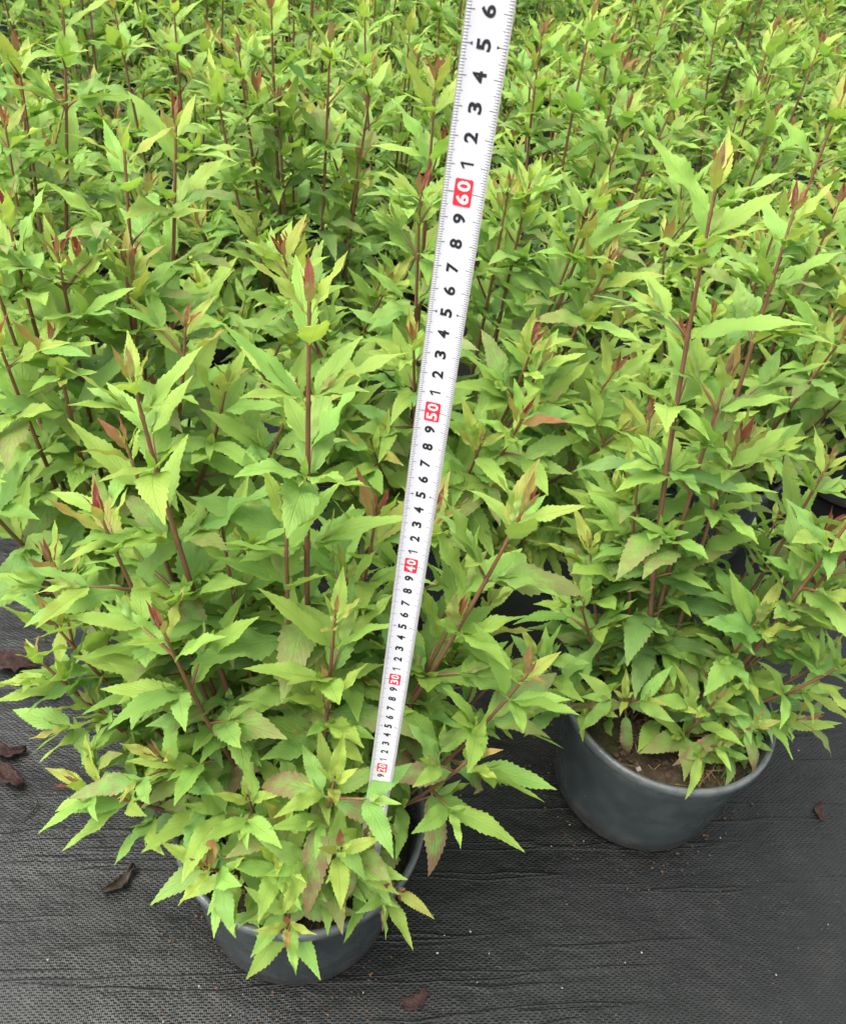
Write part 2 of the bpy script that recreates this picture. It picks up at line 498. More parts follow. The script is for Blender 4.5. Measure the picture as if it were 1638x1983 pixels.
def soil_mesh():
    r2 = random.Random(3)
    V, F = [(0, 0, SOIL_Z)], []
    n, rings = 40, 9
    for i in range(1, rings + 1):
        rr = (rz(SOIL_Z) - .0035) * i / rings
        for k in range(n):
            a = 2 * math.pi * k / n
            z = SOIL_Z + .004 * math.sin(a * 3 + i) + r2.uniform(-.003, .003) - (.004 if i == rings else 0)
            V.append((rr * math.cos(a), rr * math.sin(a), z))
    for k in range(n): F.append((0, 1 + k, 1 + (k + 1) % n))
    for i in range(rings - 1):
        for k in range(n):
            F.append((1 + i * n + k, 1 + (i + 1) * n + k, 1 + (i + 1) * n + (k + 1) % n, 1 + i * n + (k + 1) % n))
    b0 = 1 + (rings - 1) * n
    lo = len(V)
    for z in (.06, .012):
        for k in range(n):
            a = 2 * math.pi * k / n; rr = rz(z) - .0035
            V.append((rr * math.cos(a), rr * math.sin(a), z))
    for k in range(n):
        k2 = (k + 1) % n
        F.append((b0 + k, lo + k, lo + k2, b0 + k2)); F.append((lo + k, lo + n + k, lo + n + k2, lo + k2))
    F.append(tuple(lo + n + k for k in range(n))[::-1])
    return mesh_np('soil', V, F, SOIL)
ME_SOIL = soil_mesh()

# ------------------------------------------------------------------ shoots
def bez(p0, p1, p2, p3, t):
    s = 1 - t
    return p0 * (s ** 3) + p1 * (3 * s * s * t) + p2 * (3 * s * t * t) + p3 * (t ** 3)

def tube(pts, rad, tone0, tone1, sides=7):
    V, F, T = [], [], []
    n = len(pts)
    ref = Vector((1, .3, 0)).normalized()
    for i in range(n):
        d = (pts[min(i + 1, n - 1)] - pts[max(i - 1, 0)]).normalized()
        a = d.cross(ref).normalized(); b = d.cross(a)
        for k in range(sides):
            an = 2 * math.pi * k / sides
            V.append(pts[i] + (a * math.cos(an) + b * math.sin(an)) * rad[i])
            t = tone0 + (tone1 - tone0) * i / (n - 1); T.append((t, 0, 0, 1))
    for i in range(n - 1):
        for k in range(sides):
            k2 = (k + 1) % sides
            F.append((i * sides + k, i * sides + k2, (i + 1) * sides + k2, (i + 1) * sides + k))
    return V, F, T

def leaf_matrix(base, axis, radial, open_ang, length, roll, rs):
    """leaf axis at open_ang from the stem axis towards radial; upper face towards the stem tip"""
    Y = (axis * math.cos(open_ang) + radial * math.sin(open_ang)).normalized()
    Zv = (axis - Y * axis.dot(Y))
    if Zv.length < 1e-4: Zv = -radial
    Zv.normalize()
    if open_ang < .15: Zv = (-radial - Y * (-radial).dot(Y)).normalized()
    Zv = Quaternion(Y, roll) @ Zv
    X = Y.cross(Zv)
    M = np.eye(4, dtype=np.float32)
    for c, vec in enumerate((X, Y, Zv)): M[:3, c] = np.array(vec) * length
    M[:3, 3] = np.array(base)
    return M

def face_up(M, ax):
    """turn a blade about its own midrib so that its upper face looks along ax"""
    ln = float(np.linalg.norm(M[:3, 1]))
    Y = Vector(M[:3, 1].tolist()).normalized()
    Z = ax - Y * ax.dot(Y)
    if Z.length < 1e-3: return M
    Z.normalize(); X = Y.cross(Z)
    M = M.copy()
    M[:3, 0] = np.array(X) * ln; M[:3, 2] = np.array(Z) * ln
    return M

def shoot(base, tip, kind, rs, size=1.0, low=False):
    """stem polyline + leaves; returns dict(stem=[V,F,T list], leaves=[(class, variant, M, rnd)])"""
    H = Vector((tip.x - base.x, tip.y - base.y, 0)); up = tip.z - base.z
    lat = H.length
    c1 = base + H * .38 + Vector((0, 0, up * .22)); c2 = base + H * .80 + Vector((0, 0, up * .64))
    wob = Vector((rs.uniform(-1, 1), rs.uniform(-1, 1), 0)) * .006
    c1 += wob; c2 -= wob * .7
    N = 60
    P = [bez(base, c1, c2, tip, i / N) for i in range(N + 1)]
    cum = [0.0]
    for a, b in zip(P, P[1:]): cum.append(cum[-1] + (b - a).length)
    Lt = cum[-1]
    def at(dist):      # distance from the tip
        s = Lt - dist
        for i in range(N):
            if cum[i + 1] >= s:
                f = (s - cum[i]) / max(1e-9, cum[i + 1] - cum[i])
                return P[i].lerp(P[i + 1], f), (P[i + 1] - P[i]).normalized()
        return P[-1], (P[-1] - P[-2]).normalized()
    # nodes, counted from the tip downwards
    nodes = []
    d = .004; i = 0
    while d < Lt - .02:
        nodes.append(d)
        gap = (.004, .008, .019, .034, .044, .049)[min(i, 5)] * rs.uniform(.85, 1.2)
        if low: gap *= .72
        elif Lt > .30 and 2 < i < 9: gap *= 1.16
        if i > 8: gap *= .85
        d += gap; i += 1
    leaves = []
    sub = []
    az0 = rs.uniform(0, math.pi)
    for i, dist in enumerate(nodes):
        p, ax = at(dist)
        side = ax.orthogonal().normalized()
        az = az0 + (math.pi / 2) * i + rs.uniform(-.16, .16)
        frac = dist / Lt
        for h in (0, 1):
            rad = Quaternion(ax, az + math.pi * h) @ side
            if i == 0:   cl, ln, op = ('red' if kind == 'r' else 'bronze' if kind == 'y' else 'yellow'), rs.uniform(.012, .019), rs.uniform(.08, .25)
            elif i == 1: cl, ln, op = (rs.choice(('red', 'red', 'bronze')) if kind == 'r' else rs.choice(('bronze', 'yellow'))), rs.uniform(.018, .026), rs.uniform(.2, .6)
            elif i == 2: cl, ln, op = (rs.choice(('bronze', 'yellow', 'yellow', 'yellow')) if kind == 'r' else 'yellow'), rs.uniform(.031, .043), rs.uniform(.45, .9)
            elif i == 3: cl, ln, op = rs.choice(('yellow', 'bright', 'bright')), rs.uniform(.048, .060), rs.uniform(.55, .95)
            elif i == 4: cl, ln, op = rs.choice(('bright', 'bright', 'green')), rs.uniform(.056, .070), rs.uniform(.68, 1.10)
            elif i <= 6: cl, ln, op = rs.choice(('bright', 'green', 'green')), rs.uniform(.060, .076), rs.uniform(.78, 1.22)
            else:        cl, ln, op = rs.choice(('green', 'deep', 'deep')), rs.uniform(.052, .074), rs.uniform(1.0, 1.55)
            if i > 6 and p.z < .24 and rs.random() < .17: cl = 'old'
            if kind == 'o' and i >= 3: cl, op, ln = 'old', rs.uniform(1.2, 1.9), ln * 1.0
            ln *= (.84 if low else 1.14) * size
            if i > 7 and rs.random() < .10: continue
            # leaves keep their faces to the light
            r2 = rad.copy()
            M = leaf_matrix(p + rad * .0015, ax, rad, op, ln, rs.uniform(-.18, .18), rs)
            leaves.append((cl, rs.randrange(NV), M, rs.random()))
            # axillary tufts
            if i >= 3 and rs.random() < ((.62 if i == 3 else .88) if not low else .6):
                big = rs.random() < .42
                o2 = rs.uniform(.70, 1.0)
                ax2 = (ax * math.cos(o2) + rad * math.sin(o2)).normalized()
                sl = rs.uniform(.016, .034) if big else rs.uniform(.003, .008)
                q = p + ax2 * sl
                if big: sub.append((p, q))
                s2 = ax2.cross(ax).normalized(); a2 = rs.uniform(-.3, .3)    # the first pair fans out either side of the big leaf
                for m in range(2):
                    for hh in (0, 1):
                        rad2 = Quaternion(ax2, a2 + math.pi * hh + m * math.pi / 2) @ s2
                        l2 = (rs.uniform(.042, .062) if m == 0 else rs.uniform(.018, .032)) * (1.05 if big else .92) * (.8 if i == 3 else 1) * size
                        c2_ = rs.choice(('bright', 'green', 'bright')) if m == 0 else rs.choice(('yellow', 'bright'))
                        if i > 7: c2_ = rs.choice(('green', 'deep', 'green'))
                        M = leaf_matrix(q + ax2 * (.004 * m), ax2, rad2, rs.uniform(.50, .85) if m == 0 else rs.uniform(.15, .4), l2, 0.0, rs)
                        if m == 0: M = face_up(M, ax)
                        leaves.append((c2_, rs.randrange(NV), M, rs.random()))
    # stem
    npt = 22
    pts, rad_ = [], []
    r0 = min(.0030, .0013 + Lt * .0036)
    samples = sorted(set([Lt * k / npt for k in range(npt + 1)] + [x for nd in nodes if nd < Lt - .03 for x in (nd - .003, nd, nd + .003) if 0 < x < Lt]), reverse=True)
    for s in samples:
        p, ax = at(s) if s > 1e-6 else (P[-1], None)
        pts.append(p)
        f = s / Lt
        r = .0008 + (r0 - .0008) * (f ** .55)
        if any(abs(s - nd) < 1e-6 for nd in nodes): r *= 1.38
        rad_.append(r)
    V, F, T = tube(pts, rad_, .05, .93)
    for (p, q) in sub:
        v2, f2, t2 = tube([p, p.lerp(q, .5) + Vector((0, 0, .0008)), q], [.0013, .0011, .0008], .55, .95, 5)
        o = len(V); V += v2; T += t2; F += [tuple(x + o for x in f) for f in f2]
    return dict(stem=(V, F, T), leaves=leaves, tip=tip)

# ------------------------------------------------------------------ the plants
POTS = [(0,0,-7.0,39.5), (1,0,27.2,57.0), (0,1,-32.0,67.0), (1,1,0.7,87.1), (2,1,39.1,102.4), (0,2,-59.0,104.0), 
    (1,2,-20.4,113.8), (3,1,69.9,121.0), (0,3,-78.9,123.8), (2,2,14.1,131.6), (1,3,-45.4,137.7), (3,2,44.9,147.4), 
    (2,3,-12.9,156.5), (4,2,80.9,166.4), (1,4,-73.1,167.8), (3,3,23.6,172.1), (2,4,-37.2,184.1), (4,3,54.2,190.1), 
    (1,5,-95.4,196.6), (3,4,-6.2,200.4), (5,3,90.7,207.4), (2,5,-64.6,210.8), (4,4,30.3,217.3), (1,6,-119.3,219.5), 
    (3,5,-26.8,230.2), (2,6,-85.5,236.8), (5,4,62.0,236.9), (4,5,5.1,249.8), (1,7,-145.8,250.5), (6,4,97.5,252.7), 
    (3,6,-54.8,256.0), (5,5,38.5,267.5), (2,7,-114.9,267.8), (4,6,-20.0,271.6), (7,4,131.5,274.2), (6,5,72.6,284.2), 
    (3,7,-79.9,284.3), (5,6,12.9,292.2), (2,8,-138.3,294.7), (4,7,-46.5,300.0), (7,5,110.8,302.0), (6,6,47.3,306.8), 
    (3,8,-105.5,313.2), (5,7,-8.0,319.0), (8,5,145.4,319.8), (2,9,-162.0,321.1), (7,6,82.6,327.9), (4,8,-66.9,328.7), 
    (6,7,27.2,337.4), (8,6,118.8,341.8), (3,9,-125.2,342.2), (5,8,-31.5,346.9), (2,10,-183.6,347.7), (4,9,-94.7,354.6), 
    (7,7,60.6,355.4), (9,6,150.3,359.0), (6,8,2.7,363.9), (3,10,-151.0,369.8), (8,7,95.4,369.8), (5,9,-60.7,374.0), 
    (7,8,35.9,382.2), (4,10,-115.3,384.0), (9,7,129.7,386.6), (6,9,-22.6,392.9), (8,8,71.0,400.5), (5,10,-86.8,401.5), 
    (10,7,162.4,406.0), (7,9,10.1,410.6), (9,8,104.7,414.7), (6,10,-48.1,421.0), (8,9,40.8,425.0), (4,11,-144.5,411.5), (5,11,-107.0,430.4), (10,8,139.3,432.5), (7,10,-17.2,436.9), (4,12,-170.6,439.0), (9,9,78.6,442.3), (6,11,-72.3,447.3), (11,8,169.8,452.8), (8,10,18.5,455.8), (5,12,-131.7,457.2), (10,9,112.3,462.0), (7,11,-37.6,462.1), (9,10,50.3,469.9), (6,12,-97.1,472.7), (8,11,-6.3,479.5), (11,9,149.0,481.9), (5,13,-157.5,485.6), (10,10,87.4,492.1), (7,12,-67.5,492.7), (12,9,180.8,495.9), (9,11,29.9,497.6), (6,13,-123.2,501.0), (11,10,120.6,506.4), (8,12,-32.5,511.6), (7,13,-87.7,519.6), (10,11,63.8,519.8), (12,10,152.9,523.0), (9,12,5.6,526.2), (6,14,-146.6,531.1), (11,11,98.3,533.2), ]
TIPS = {
(0,0):[(-8.3,46.5,60,'r'),(-18.8,44.4,54,'y'),(-20.9,46.7,47,'y'),(-21.5,42.4,44,'r'),(-27.6,45.4,36,'r'),(-27.2,42.8,32,'r'),(-28.7,41.7,29,'y'),(-16.3,37.6,39,'r'),(-17.3,35.7,27,'r'),(-24.1,35.4,22,'r'),(6.9,45.7,47,'r'),(9.2,41.2,35,'r'),(-5,39.9,40,'y'),(-4.9,38.5,33,'y'),(-2.6,37,26,'y'),(-7,33.3,24,'y'),(-6.9,31,22.5,'y'),(-3.3,32.7,21,'y'),(-12.3,30,22,'r'),(-5.8,27.5,19.5,'r'),(0.3,36.2,20,'g'),(2.1,31.9,18.5,'r'),(-10.1,34.3,25,'g'),(-24.6,41,25,'y')],
(1,0):[(18.6,62.7,38,'r'),(22.5,61.5,50,'r'),(17.2,62.8,65,'r'),(27,73,60,'r'),(36.8,57.7,40,'r'),(35.1,56.6,45,'r'),(39,53.5,19,'r'),(39.5,56.2,25,'y'),(30.7,50.3,17.5,'g'),(25.4,54.4,19,'g'),(17.8,54,17,'g'),(31.4,56,30,'g')],
(0,1):[(-29.5,56.1,48,'r'),(-30.6,61.5,53,'r'),(-25.6,63.4,52,'r'),(-20.5,60.1,49,'r'),(-23.4,70.5,61,'r'),(-26.4,66.8,60,'y'),(-11.9,60.3,43,'r'),(-33.3,55,49,'r'),(-34.7,58.7,52,'r'),(-33.7,61,56,'r')],
(1,2):[(-28.5,110.1,57,'r'),(-30.8,107.6,54,'y'),(-23.7,109.9,52,'r'),(-18,111.8,59,'y'),(-24.8,111.3,62,'r')],
(1,1):[(-16.1,75.4,49,'r'),(-4,85.5,63,'r'),(-4.2,81.8,54,'r'),(12.4,81,56,'y'),(11.4,80.8,53,'r'),(14.3,78.1,51,'r'),(8.1,71.6,45,'r'),(16.3,72.5,43,'r'),(8,67.1,40,'r'),(-3,71.4,44,'r'),(4.6,66.5,37,'y')],
(2,2):[(7.3,129.6,59,'r'),(26.2,125.3,56,'y'),(13.5,130.4,62,'r')],
(3,2):[(42.3,148.8,60,'r'),(49.3,147.7,59,'r')],
(2,1):[(35.5,99.2,51,'r'),(42.9,90.8,47,'r'),(39.6,105.5,62,'r'),(40.7,98,53,'r'),(42.2,86.5,43,'r')],
(0,2):[(-53.1,105.7,55,'r'),(-47.5,107.7,61,'r')],
(1,3):[(-51.5,132.2,56,'r'),(-43.5,133.9,56,'r')],
(2,3):[(-19.3,152.2,55,'r'),(-0.4,152.6,55,'r')],
(3,3):[(29.6,171.9,58,'r')],
(4,3):[(43.3,193.1,56,'r')],
}
MORE = {
 (0, 0): [(-2.6, 31.2, 25, 'g'), (-3.6, 33.0, 31, 'o'), (6.0, 37.0, 30, 'o'), (-1.0, 33.0, 24, 'o'), (-14, 45, 42, 'g'), (-11, 47, 34, 'g'), (-5, 46, 38, 'g'), (-17, 42, 36, 'y'), (-9, 43, 46, 'y'), (4, 50, 36, 'g'), (7, 53, 30, 'g'), (3, 47, 29, 'y'), (9, 49, 26, 'g'), (1, 52, 40, 'r')],
 (1, 0): [(33, 50.5, 21, 'o'), (21, 52.5, 20, 'o'), (29, 52, 22, 'g'), (18, 66, 34, 'g'), (16, 62, 30, 'y'), (20, 70, 40, 'r'), (36, 66, 40, 'y'), (40, 62, 36, 'r')],
 (1, 1): [(20, 72, 28, 'g'), (16, 70, 24, 'y'), (22, 78, 34, 'r'), (12, 70, 22, 'g'), (-12, 76, 36, 'r'), (-14, 72, 28, 'g'), (-8, 70, 26, 'g'), (-17, 90, 40, 'y'), (19, 86, 42, 'y'), (6, 71, 27, 'g'), (18, 70, 38, 'y'), (3, 73, 26, 'g'), (9, 69, 22, 'g')],
 (0, 1): [(-18, 70, 34, 'g'), (-16, 65, 27, 'g'), (-20, 60, 28, 'y'), (-14, 74, 30, 'g'), (-16, 80, 40, 'r')],
 (1, 2): [(-14, 112, 46, 'r'), (-26, 106, 38, 'y'), (-8, 104, 34, 'g'), (-18, 98, 32, 'g'), (-34, 108, 36, 'r')],
 (2, 1): [(28, 95, 36, 'r'), (34, 88, 30, 'g'), (48, 90, 36, 'y'), (52, 100, 44, 'r'), (40, 86, 28, 'g'), (30, 106, 40, 'y'), (24, 98, 30, 'g')],
 (2, 0): [(50, 70, 44, 'r'), (47, 76, 38, 'y'), (48, 64, 34, 'g'), (54, 82, 48, 'r'), (44, 72, 30, 'g'), (46, 82, 40, 'r')],
 (3, 1): [(58, 116, 48, 'r'), (60, 108, 38, 'g'), (64, 112, 54, 'r'), (54, 120, 40, 'y'), (60, 104, 32, 'g'), (66, 102, 30, 'g'), (70, 106, 36, 'y'), (74, 108, 40, 'r'), (62, 100, 26, 'g'), (78, 112, 30, 'g')],
}
LABEL = {
 (0,0): 'leafy shrub in the foreground pot that the measuring tape stands in',
 (1,0): 'tall shrub in the dark grey pot at the right, bare soil along its front rim',
 (0,1): 'shrub in the pot half hidden at the left edge, behind the foreground shrub',
 (1,1): 'shrub directly behind the foreground shrub, seen on both sides of the red 50',
 (3,1): 'shrub cut by the right edge, in the row behind the pot with bare soil',
}
ORD = 'first second third fourth fifth sixth seventh eighth ninth tenth eleventh twelfth thirteenth fourteenth fifteenth sixteenth seventeenth eighteenth nineteenth twentieth twenty-first twenty-second twenty-third twenty-fourth twenty-fifth twenty-sixth twenty-seventh twenty-eighth'.split()
def back_labels():
    rows = {}
    for (i, j, px, py) in POTS:
        v = M3.transposed() @ Vector((px / 100, py / 100, .40 - CAM_H))
        u, w = 819 + 1680 * v.x / v.z, 991.5 + 1680 * v.y / v.z
        tape_x = 1005 - (w + 60) * .160
        rows.setdefault(i + j, []).append((u - tape_x, (i, j)))
    out = {}
    for r, l in rows.items():
        left = sorted([t for t in l if t[0] < 0], key=lambda t: -t[0]); right = sorted([t for t in l if t[0] >= 0])
        for nm, ll in (('left', left), ('right', right)):
            for k, (_, ij) in enumerate(ll):
                out[ij] = 'leafy shrub in the %s row from the front, %s to the %s of the tape' % (ORD[r], ORD[k], nm)
    return out
BACK_LABEL = back_labels()
def tape_frame():
    base = Vector((-.0076, .3404, SOIL_Z)); d = Vector((.0127, -.0286, .9995)).normalized()
    return base, d
TB, TD = tape_frame()
CAMP = Vector((0, 0, CAM_H))
def hides_tape(M, v):
    """would this leaf lie between the photographer's spot and the tape's front face?"""
    for f in (.25, .5, .72):
        q = M[:3, 3] + M[:3, 1] * f
        q = Vector(q.tolist())
        dq = q - CAMP
        # meet the plane of the tape (normal about -Y)
        n = Vector((0, -1, -.0286)).normalized()
        den = dq.dot(n)
        if abs(den) < 1e-6: continue
        s = (TB - CAMP).dot(n) / den
        if s <= 1.02: continue                         # behind the tape
        h = CAMP + dq * s - TB
        along = h.dot(TD); off = h.x - TD.x * along
        if abs(off) < .0135 and along > (.20 if off > -.003 else .235): return True
    return False

ME_CACHE = {}
def plant(ij, x, y, dist):
    rs = random.Random(hash((ij[0] * 31 + ij[1] * 977)) & 0xffff)
    key = (0, 0) == ij
    root = link('potted_shrub', None)
    root.location = (x, y, 0); root.empty_display_size = .05
    pot = link('pot', ME_WALL, root); link('rim', ME_RIM, pot)
    so = link('soil', ME_SOIL, root); so.rotation_euler.z = rs.uniform(0, 6.28); 
    tips = [(a / 100 - x, b / 100 - y, c / 100, k) for (a, b, c, k) in TIPS.get(ij, []) + MORE.get(ij, [])]
    spec_n = len(TIPS.get(ij, []))
    if ij not in ((0, 0), (1, 0)):
        nt = 3 if spec_n else rs.choice((3, 4, 4, 5))
        for _ in range(nt):
            a = rs.uniform(0, 6.28); r = rs.uniform(.01, .085)
            z = rs.uniform(.50, .66) if not spec_n else rs.uniform(.44, .56)
            tips.append((r * math.cos(a), r * math.sin(a), z, rs.choice('rrrry')))
        m = 15; a0 = rs.uniform(0, 6.28)
        for q in range(m):
            a = a0 + 6.283 * q / m + rs.uniform(-.3, .3); r = rs.uniform(.08, .215)
            tips.append((r * math.cos(a), r * math.sin(a), (rs.uniform(.19, .28) if q % 3 == 0 else rs.uniform(.26, .44)), rs.choice('rrygg')))
    else:
        a0 = rs.uniform(0, 6.28)
        back = [(1.2, .10, .42, 'r'), (2.2, .11, .38, 'y'), (.5, .12, .36, 'r'), (1.7, .16, .31, 'y'), (2.7, .14, .33, 'g')] if ij == (0, 0) else \
               [(.6, .13, .34, 'r'), (1.4, .12, .40, 'y'), (2.3, .13, .33, 'g'), (3.0, .12, .27, 'g'), (-.3, .13, .29, 'y'), (1.9, .05, .44, 'r'), (3.4, .16, .24, 'g'), (1.0, .19, .28, 'r'), (2.0, .17, .31, 'y')]
        for (a, r, z, k) in back:
            tips.append((r * math.cos(a), r * math.sin(a), z, k))
    shoots = []
    for (tx, ty, tz, k) in tips:
        hr = math.hypot(tx, ty)
        br = min(hr * .55, rs.uniform(.012, .042))
        a = math.atan2(ty, tx) + rs.uniform(-.35, .35)
        b = Vector((br * math.cos(a), br * math.sin(a), SOIL_Z - .006))
        low = tz < .30
        shoots.append(shoot(b, Vector((tx, ty, tz)), k, rs, 1.04 if dist < .8 else 1.05, low))
    # thin out leaves that would cover the tape's figures, and leaves sunk in the soil or pot
    allv = []
    kept_cover = 0
    for si, s in enumerate(shoots):
        for lf in s['leaves']:
            M = lf[2]
            tipz = M[2, 3] + M[2, 1] * .9
            bx_, by_ = M[0, 3] + M[0, 1], M[1, 3] + M[1, 1]
            if M[2, 3] < SOIL_Z + .006: continue
            if tipz < SOIL_Z + .004 and math.hypot(bx_, by_) < POT_R + .02: continue
            if tipz < (.105 if ij == (0, 0) else .03): continue
            if y < .9 and abs(x) < .3:
                Mw = M.copy(); Mw[0, 3] += x; Mw[1, 3] += y
                if hides_tape(Mw, lf[1]): continue
            wx_, wy_ = x + bx_, y + by_
            if ij == (0, 0) and tipz < .21 and wx_ > .022 and wy_ > .32: continue
            if ij == (0, 0) and tipz < .165 and wx_ > .002 and wy_ > .295 and rs.random() < .65: continue
            if ij == (0, 1) and tipz < .27 and wx_ < -.34 and wy_ < .70: continue
            p = Vector((x + M[0, 3], y + M[1, 3], M[2, 3]))
            ln = float(np.linalg.norm(M[:3, 1]))
            score = ln / (p - CAMP).length * (.35 + (M[2, 3] - .1))
            allv.append((score, si, lf))
    allv.sort(key=lambda t: -t[0])
    lod = 0 if dist < 1.0 else 1 if dist < 2.2 else 2
    n_ind = 300 if dist < NEAR else 0
    stems = []
    for s in shoots:
        V, F, T = s['stem']
        st = link('stem', mesh_np('stem', [tuple(v) for v in V], F, STEM, True, None, T), root)
        stems.append(st)
    for sc, si, (cn, v, M, rv) in allv[:n_ind]:
        o = bpy.data.objects.new('leaf', leaf_mesh(cn, v, lod))
        o.parent = stems[si]
        o.matrix_basis = Matrix(M.tolist())
        COL.objects.link(o)
    rest = [t[2] for t in allv[n_ind:]]
    if rest:
        f = link('foliage', join_leaves('foliage', rest, max(lod, 0 if dist < .7 else 1)), root)
        f['kind'] = 'stuff'
    if ij in LABEL:
        tag(root, LABEL[ij], 'shrub', 'potted shrubs standing in rows on the ground cover')
    else:
        tag(root, BACK_LABEL[ij], 'shrub', 'potted shrubs standing in rows on the ground cover')
    return root, len(allv)

NEAR = 2.3
_tot = 0
for (i, j, px, py) in POTS:
    dist = math.hypot(px / 100, py / 100)
    root, n = plant((i, j), px / 100, py / 100, dist)
    _tot += n
print('leaves', _tot)

# ------------------------------------------------------------------ the measuring tape
def build_tape():
    root = link('measuring_tape', None)
    tag(root, 'white steel measuring tape with black and red centimetre figures standing in the foreground pot', 'measuring tape')
    z = TD
    yaw = R(-5)
    xw = Vector((math.cos(yaw), math.sin(yaw), 0)); xw = (xw - z * xw.dot(z)).normalized()
    nrm = xw.cross(z).normalized()          # towards the viewer (-Y)
    root.matrix_world = Matrix(((xw.x, -nrm.x, z.x, TB.x), (xw.y, -nrm.y, z.y, TB.y), (xw.z, -nrm.z, z.z, TB.z), (0, 0, 0, 1)))
    # local axes: x across to the right, z along the blade, -y towards the viewer
    HW, SAG, TH = .0080, .0011, .00022
    def surf(x, s, lift=0.0):
        tw_ = .05 * math.sin(s * 7.5 + .6)               # the strip is never quite flat: slight wave and twist
        return (x + .0006 * math.sin(s * 6.2), -(SAG * (x / HW) ** 2) - lift + tw_ * x + .0012 * math.sin(s * 8.3), s)
    cols = [HW * (k / 5 - 1) for k in range(11)]
    L0, L1 = -.006, .745
    rows = np.linspace(L0, L1, 40)
    V, F = [], []
    for s in rows:
        for x in cols: V.append(surf(x, s))
    nc = len(cols)
    nb = len(V)
    for s in rows:
        for x in cols: V.append(surf(x, s, -TH))
    for r in range(len(rows) - 1):
        for c in range(nc - 1):
            a = r * nc + c
            F.append((a, a + 1, a + nc + 1, a + nc))
            F.append((nb + a, nb + a + nc, nb + a + nc + 1, nb + a + 1))
        for c in (0, nc - 1):
            a = r * nc + c
            q = (a, a + nc, nb + a + nc, nb + a)
            F.append(q if c == 0 else q[::-1])
    for r in (0, len(rows) - 1):
        for c in range(nc - 1):
            a = r * nc + c
            F.append((a, nb + a, nb + a + 1, a + 1) if r == 0 else (a, a + 1, nb + a + 1, nb + a))
    link('blade', mesh_np('blade', V, F, TAPE), root)
    # bare steel edges
    for sx in (-1, 1):
        V, F = [], []
        for s in rows:
            x0, x1 = sx * (HW + .00002), sx * (HW - .00028)
            V += [surf(x0, s, .00006), surf(x1, s, .00006), surf(x1, s, .00001), surf(x0, s, .00001)]
        for r in range(len(rows) - 1):
            a = r * 4
            for k in range(4): F.append((a + k, a + (k + 1) % 4, a + 4 + (k + 1) % 4, a + 4 + k))
        link('edge', mesh_np('edge', V, F, STEEL, False), root)
    # graduation lines
    V, F = [], []
    def bar(x0, x1, s, w, lift=.00009):
        n = 3
        o = len(V)
        for k in range(n + 1):
            x = x0 + (x1 - x0) * k / n
            V.append(surf(x, s - w / 2, lift)); V.append(surf(x, s + w / 2, lift))
        for k in range(n):
            q = (o + 2 * k, o + 2 * k + 2, o + 2 * k + 3, o + 2 * k + 1)
            F.append(q)
    e = HW - .00035
    for mm in range(1, 742):
        s = mm * .001
        cm, half = mm % 10 == 0, mm % 5 == 0
        lr = .0030 if cm else .0024 if half else .0017
        ll = .0028 if cm else .0022 if half else .0016
        w = .00030 if cm else .00024
        if cm and (mm // 10) % 10 == 0: lr = .0050; ll = .0046
        bar(e - lr, e, s, w); bar(-e, -e + ll, s, w)
    # arrowheads beside every 5
    for cmv in range(5, 74, 10):
        s = cmv * .01
        for xa, xb in ((e - .0026, e - .0036), (-e + .0024, -e + .0034)):
            o = len(V)
            V.extend([surf(xb, s - .0007, .0001), surf(xb, s + .0007, .0001), surf(xa, s, .0001)])
            F.append((o, o + 1, o + 2) if xa < xb else (o, o + 2, o + 1))
    g = link('graduation', mesh_np('graduation', V, F, BLACK, False), root)
    g['kind'] = 'stuff'
    # figures: read upwards along the blade
    CACHE = {}
    def glyph(ch, hgt, wid, bold):
        k = (ch, hgt, wid, bold)
        if k in CACHE: return CACHE[k]
        if ch == '1':
            sw = .00085
            a = np.array([wid / 2 - sw, wid / 2, wid / 2, wid / 2 - sw * .75, -wid / 2, -wid / 2, wid / 2 - sw])
            b = np.array([-hgt / 2, -hgt / 2, hgt / 2, hgt / 2, hgt * .27, hgt * .11, hgt * .27])
            CACHE[k] = (a, b, [(0, 1, 2, 3, 6), (3, 4, 5, 6)])
            return CACHE[k]
        cu = bpy.data.curves.new('figure', 'FONT')
        cu.body = ch; cu.size = 1.0; cu.offset = bold; cu.resolution_u = 4; cu.fill_mode = 'FRONT'
        ob = bpy.data.objects.new('figure', cu); COL.objects.link(ob)
        dg = bpy.context.evaluated_depsgraph_get(); dg.update()
        me = bpy.data.meshes.new_from_object(ob.evaluated_get(dg))
        bpy.data.objects.remove(ob)
        co = np.empty(len(me.vertices) * 3, dtype=np.float32); me.vertices.foreach_get('co', co)
        co = co.reshape(-1, 3)
        lo, hi = co.min(0), co.max(0)
        a = (co[:, 0] - (lo[0] + hi[0]) / 2) / (hi[0] - lo[0]) * wid      # along the blade
        b = (co[:, 1] - (lo[1] + hi[1]) / 2) / (hi[1] - lo[1]) * hgt      # glyph top points to blade left
        fs = [tuple(p.vertices) for p in me.polygons]
        bpy.data.meshes.remove(me)
        CACHE[k] = (a, b, fs)
        return CACHE[k]
    def place(ch, xc, sc, hgt, wid, bold, lift, mat, name, parent):
        a, b, fs = glyph(ch, hgt, wid, bold)
        V = [surf(xc - bb, sc + aa, lift) for aa, bb in zip(a, b)]
        return link(name, mesh_np(name, V, fs, mat, False), parent)
    xc = -.0004
